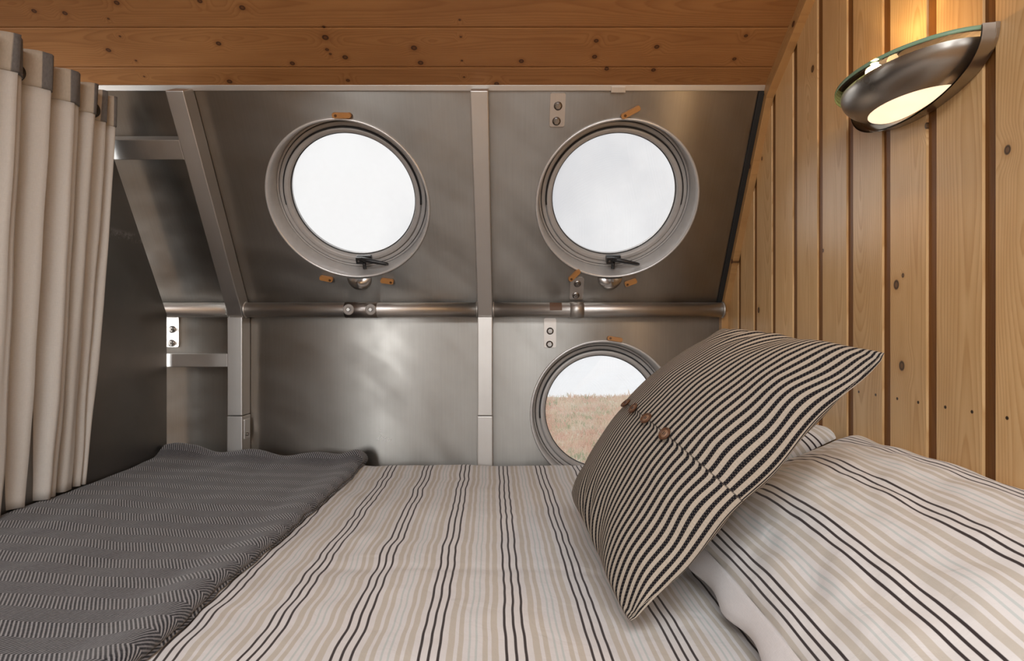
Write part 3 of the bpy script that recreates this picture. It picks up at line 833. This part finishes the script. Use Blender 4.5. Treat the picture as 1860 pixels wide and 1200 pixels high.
bp = bed_pillow((.578, .93, .752), 0, -24.5, 1.5, .47, .80, .175, .034, 'striped cotton pillow in front, under the cushion, against the pine wall', 11.)
bed_pillow((.575, 1.69, .748), 3, -27, 0, .46, .64, .18, .07, 'striped cotton pillow behind the cushion, mostly hidden beside the pine wall', 44.)
# open hem of the pillowcase hanging along its lower long edge, filling showing at its far corner
rr0 = R(-24.5); dn = Vector((math.sin(rr0), 0, -math.cos(rr0))); ou = Vector((-math.cos(rr0), 0, -math.sin(rr0)))
mb = MB(); P = []; U = []
for i in range(90):
    v = -.86 + 1.66 * i / 89; r_ = []; q = []
    x0, y, z0 = pillow_surf(-.975, v, .47, .80, .175, .05)
    for k in range(11):
        s_ = k / 10
        p_ = Vector((x0, y, z0 + .004)) + dn * (.050 * s_ + .004 * math.sin(y * 31) * s_) + ou * (.012 * math.sin(math.pi * s_ * .9) + .006 * s_ * math.sin(y * 38 + 1) + .012 * s_)
        r_.append(p_); q.append((s_ * .07, y))
    P.append(r_); U.append(q)
mb.grid(P, U); h_ = mb.build('pillowcase_hem', m_white_cloth, bp, recalc=False)
so = h_.modifiers.new('thickness', 'SOLIDIFY'); so.thickness = .003
mb = MB(); rows = []
for i in range(25):
    th = math.pi * i / 24; row = []
    for j in range(32):
        ph = 2 * math.pi * j / 32; k_ = 1 + .10 * math.sin(ph * 7 + th * 3)
        row.append(Vector((-.205, .155, -.015)) + Vector((.034 * math.sin(th) * math.cos(ph) * k_, .075 * math.cos(th), .032 * math.sin(th) * math.sin(ph) * k_)))
    rows.append(row)
mb.grid(rows, [[(j * .006, i * .01) for j in range(32)] for i in range(25)], closed_v=True); mb.build('pillow_filling', m_white_cloth, bp)

# ------------------------------------------------------------------ curtain on its rod
cu = empty('curtain', (-1.165, 1.36, 1.77)); tag(cu, 'cream linen curtain with grey striped heading, gathered at the left of the bed', 'curtain')
folds = [.80, .95, 1.10, 1.24, 1.345, 1.435, 1.52, 1.60, 1.655, 1.695]      # y of the fold crests, near to far
NS = 22
def curt(sidx, h):
    """sidx runs over folds (float), h = 0 top .. 1 bottom"""
    k = int(min(len(folds) - 2, max(0, math.floor(sidx)))); fr = sidx - k
    yy = folds[k] + (folds[k + 1] - folds[k]) * fr
    wdt = folds[k + 1] - folds[k]
    sh = math.cos(2 * math.pi * fr)                    # +1 on a crest
    amp = min(.036, wdt * .42) * (1 - .15 * h) * (1 + .25 * math.sin(k * 2.3 + 1))
    x_r = wdt * (.085 * math.sin(4 * math.pi * fr + k * 1.9) + .055 * math.sin(6 * math.pi * fr + k * 2.7 + h * 1.5)) * min(1., h * 6 + .3)
    skew = .20 * wdt * math.sin(2 * math.pi * fr)
    h = max(0., h)
    x = -1.182 + amp * sh + x_r - .040 * h ** 1.3 + .006 * fbm(sidx * 1.3, h * 1.2, 3.) * h
    y = yy + skew * .6 - .062 * (h ** 1.2) * (sidx / (len(folds) - 1)) ** 3 + .012 * fbm(sidx * .9, h * 1.8, 8.) * h
    y += -.03 * h * (1 - sidx / (len(folds) - 1))
    return x, y
ZT, ZH, ZBt = 1.778, 1.697, .668
def ztop(s_): return ZT + .004 * math.cos(2 * math.pi * s_) + .004 * math.sin(s_ * 1.7)
S = [(len(folds) - 1) * i / (NS * (len(folds) - 1)) for i in range(NS * (len(folds) - 1) + 1)]
def panel(za, zb, nz, off, ufac):
    P = []; U = []
    for s_ in S:
        r_ = []; q = []
        for j in range(nz + 1):
            z = za(s_) + (zb(s_) - za(s_)) * j / nz
            h = (ZT - z) / (ZT - ZBt); x, y = curt(s_, h)
            r_.append((x + off + 1.165, y - 1.36, z - 1.77)); q.append((s_ if ufac else s_ * .22, z))
        P.append(r_); U.append(q)
    return P, U
mb = MB(); P, U = panel(lambda s_: ZH + .003, lambda s_: ZBt, 40, 0., False); mb.grid(P, U)
b_ = mb.build('drape', m_linen, cu, recalc=False); so = b_.modifiers.new('thickness', 'SOLIDIFY'); so.thickness = .002
mb = MB(); P, U = panel(ztop, lambda s_: ZH - .002, 8, .002, True); mb.grid(P, U)
b_ = mb.build('heading', m_header, cu, recalc=False); so = b_.modifiers.new('thickness', 'SOLIDIFY'); so.thickness = .003
for k in range(1, len(folds) - 1):
    s_ = k - .34; x, y = curt(s_, .07)
    mb = MB(); Q = Matrix.Translation((x + 1.165 + .004, y - 1.36 - .002, 1.722 - 1.77)) @ Matrix.Rotation(R(28), 4, 'Z') @ Matrix.Rotation(R(90), 4, 'X')
    mb.lathe([(.014, -.004), (.024, -.004), (.024, .003), (.014, .004)], 32, Q); mb.build('eyelet', m_cap, cu)
re_ = empty('curtain_rod', (-1.19, 1.1, 1.722)); tag(re_, 'thin black rod carrying the cream curtain', 'curtain rod')
mb = MB(); mb.tube([(0, -.9, 0), (0, .53, 0)], .009, 20); mb.build('pole', m_cap, re_)
mb = MB(); mb.tube([(0, .53, 0), (0, .545, 0)], .013, 20); mb.build('end_cap', m_cap, re_)

# ------------------------------------------------------------------ wall lamp
LY, LZ = 1.10, 1.590
le = empty('wall_lamp', (XR, LY, LZ)); tag(le, 'lit brushed steel uplighter wall lamp with a clear green-edged glass plate', 'lamp')
NA = 48
def arc(a_, b_, n=NA): return [(-b_ * math.cos(-math.pi / 2 + math.pi * i / n), a_ * math.sin(-math.pi / 2 + math.pi * i / n)) for i in range(n + 1)]
mb = MB(); o_ = arc(.175, .126); b0 = len(mb.v); n = len(o_)
for z in (-.007, 0.): mb.v += [Vector((x - .002, y, z)) for x, y in o_]
mb.face(list(range(n)), mi=0); mb.face([n + i for i in reversed(range(n))], mi=0)
for i in range(n - 1): mb.face([i, i + 1, n + i + 1, n + i], mi=1, sm=True)
mb.face([n - 1, 0, n, 2 * n - 1], mi=1)
mb.build('glass_plate', [m_lglass, m_gedge], le)
def bowl(t0, t1, a_, b_, c__, nn=14, x_off=-.010, zo=-.012):
    rows = []
    for j in range(nn + 1):
        th = R(t0 + (t1 - t0) * j / nn)
        rows.append([(x_off - b_ * math.cos(th) * math.cos(ph), a_ * math.cos(th) * math.sin(ph), zo - c__ * math.sin(th)) for ph in [-math.pi / 2 + math.pi * i / NA for i in range(NA + 1)]])
    return rows
mb = MB(); mb.grid(bowl(0, 52, .160, .107, .066), None); mb.grid(bowl(52, 0, .157, .104, .063), None, flip=True)
rim = bowl(0, .01, .160, .107, .066, 1)[0]; rin = bowl(0, .01, .157, .104, .063, 1)[0]; mb.grid([rim, rin], None)
mb.build('steel_bowl', m_steel, le, recalc=False)
mb = MB(); mb.grid(bowl(52, 90, .1585, .1055, .0645), None); mb.build('frosted_lens', m_lens, le, recalc=False)
mb = MB()
pl = [(y, z) for (z, y) in [(-.088 * max(0., math.cos(-math.pi / 2 + math.pi * i / NA)) ** .8, .184 * math.sin(-math.pi / 2 + math.pi * i / NA)) for i in range(NA + 1)]]
mb.prism(pl, .001, .008, Matrix(((0, 0, -1, 0), (1, 0, 0, 0), (0, 1, 0, 0), (0, 0, 0, 1))))
rows = []
for j in range(5):
    f_ = j / 4
    rows.append([(-.006 - .020 * f_, y * (1 - .02 * f_), z * (1 + .03 * f_ ) - .001) for (y, z) in pl])
mb.grid(rows, None); mb.grid([[(p[0], p[1] * .985, p[2] * .96) for p in r] for r in rows], None, flip=True)
mb.build('wall_plate', m_steel, le, recalc=False)
mb = MB(); mb.lathe([(0, -.02), (.006, -.02), (.010, -.012), (.012, 0), (.008, .012), (0, .016)], 20, Matrix.Translation((-.05, 0, -.028)), closed=False)
bu = M('lit_bulb'); t = T(bu); t.out(t.bsdf((1, .9, .7), .3, emit=(1., .68, .36), estr=6.)); mb.build('bulb', bu, le)
ld = bpy.data.lights.new('lamp_glow', 'POINT'); ld.energy = 3.2; ld.color = (1., .60, .29); ld.shadow_soft_size = .02
lo_ = bpy.data.objects.new('lamp_glow', ld); col.objects.link(lo_); lo_.location = (XR - .085, LY, LZ - .010)
dl = bpy.data.lights.new('lamp_lens_light', 'AREA'); dl.shape = 'DISK'; dl.size = .07; dl.energy = .9; dl.color = (1., .66, .36)
do = bpy.data.objects.new('lamp_lens_light', dl); col.objects.link(do); do.location = (XR - .075, LY, LZ - .088)
do.rotation_euler = Vector((-.9, .05, -.5)).to_track_quat('-Z', 'Y').to_euler()

# ------------------------------------------------------------------ outside: heath and sea
mh = M('heath_ground'); t = T(mh); p = t.pos()
n1 = t.noise(p, .9, 4., .6); n2 = t.noise(p, 9., 4., .7)
bs = t.mix(t.smooth(n1, .42, .6), (.62, .42, .31), (.62, .54, .40)); bs = t.mix(t.smooth(n2, .55, .75), bs, (.26, .27, .14))
t.out(t.bsdf(bs, .95, normal=t.bump(n2, .8, .1)))
mg = M('heath_grass'); t = T(mg); p = t.pos(); n1 = t.noise(p, 1.1, 3., .6); n2 = t.noise(p, 24., 2., .6)
bs = t.mix(t.smooth(n1, .40, .58), (.70, .45, .34), (.74, .62, .47)); bs = t.mix(t.smooth(t.noise(p, 1.6, 3., .6), .54, .64), bs, (.36, .42, .24)); bs = t.mix(t.smooth(n2, .5, .8), bs, (.90, .80, .66))
t.out(t.bsdf(bs, .9))
ms = M('sea_water'); t = T(ms); p = t.pos(); px, py, pz_ = t.sep(p)
wv = t.noise(t.comb(t.mul(px, .02), t.mul(py, .07), 0.), 1., 4., .6)
t.out(t.bsdf(t.mix(wv, (.78, .81, .84), (.90, .92, .94)), .35, normal=t.bump(wv, .3, 1.), spec=.5))
def hz(x, y): return -2.0 + .22 * fbm(x * .18, y * .2, 1.) + .10 * fbm(x * .7, y * .7, 2.) - .0 * y
mb = MB(); P = [[(-12 + 36 * i / 90, 4 + 23.5 * j / 60, hz(-12 + 36 * i / 90, 4 + 23.5 * j / 60)) for j in range(61)] for i in range(91)]
P = [r_ + [(r_[-1][0], r_[-1][1] + 1.5, r_[-1][2] - 4), (r_[-1][0], r_[-1][1] + 6, -27)] for r_ in P]
mb.grid(P, None); tag(mb.build('ground', mh), kind='structure')
mb = MB(); i0 = 0; mb.v += [Vector(q) for q in ((-6000, 25, -24), (6000, 25, -24), (6000, 8000, -24), (-6000, 8000, -24))]; mb.face([0, 1, 2, 3])
tag(mb.build('sea', ms), kind='structure')
mb = MB(); rg = random.Random(3)
for k in range(15000):
    y = 11 + 16.4 * rg.random(); x = y * (.02 + .34 * rg.random()); z = hz(x, y)
    h = rg.uniform(.07, .24) * (1.5 if rg.random() < .04 else 1); a = rg.uniform(0, math.pi); l_ = rg.uniform(-.12, .12); wd = rg.uniform(.008, .022)
    b = len(mb.v); ca, sa = math.cos(a) * wd, math.sin(a) * wd
    mb.v += [Vector((x - ca, y - sa, z - .03)), Vector((x + ca, y + sa, z - .03)), Vector((x + l_ * .4 + ca * .6, y + .3 * l_, z + h * .6)), Vector((x + l_, y + l_ * .5, z + h))]
    mb.face([b, b + 1, b + 2]); mb.face([b, b + 2, b + 3])
tag(mb.build('heath_grass', mg, recalc=False), 'russet and straw coloured heath grass seen through the lower porthole', 'grass', kind='stuff')
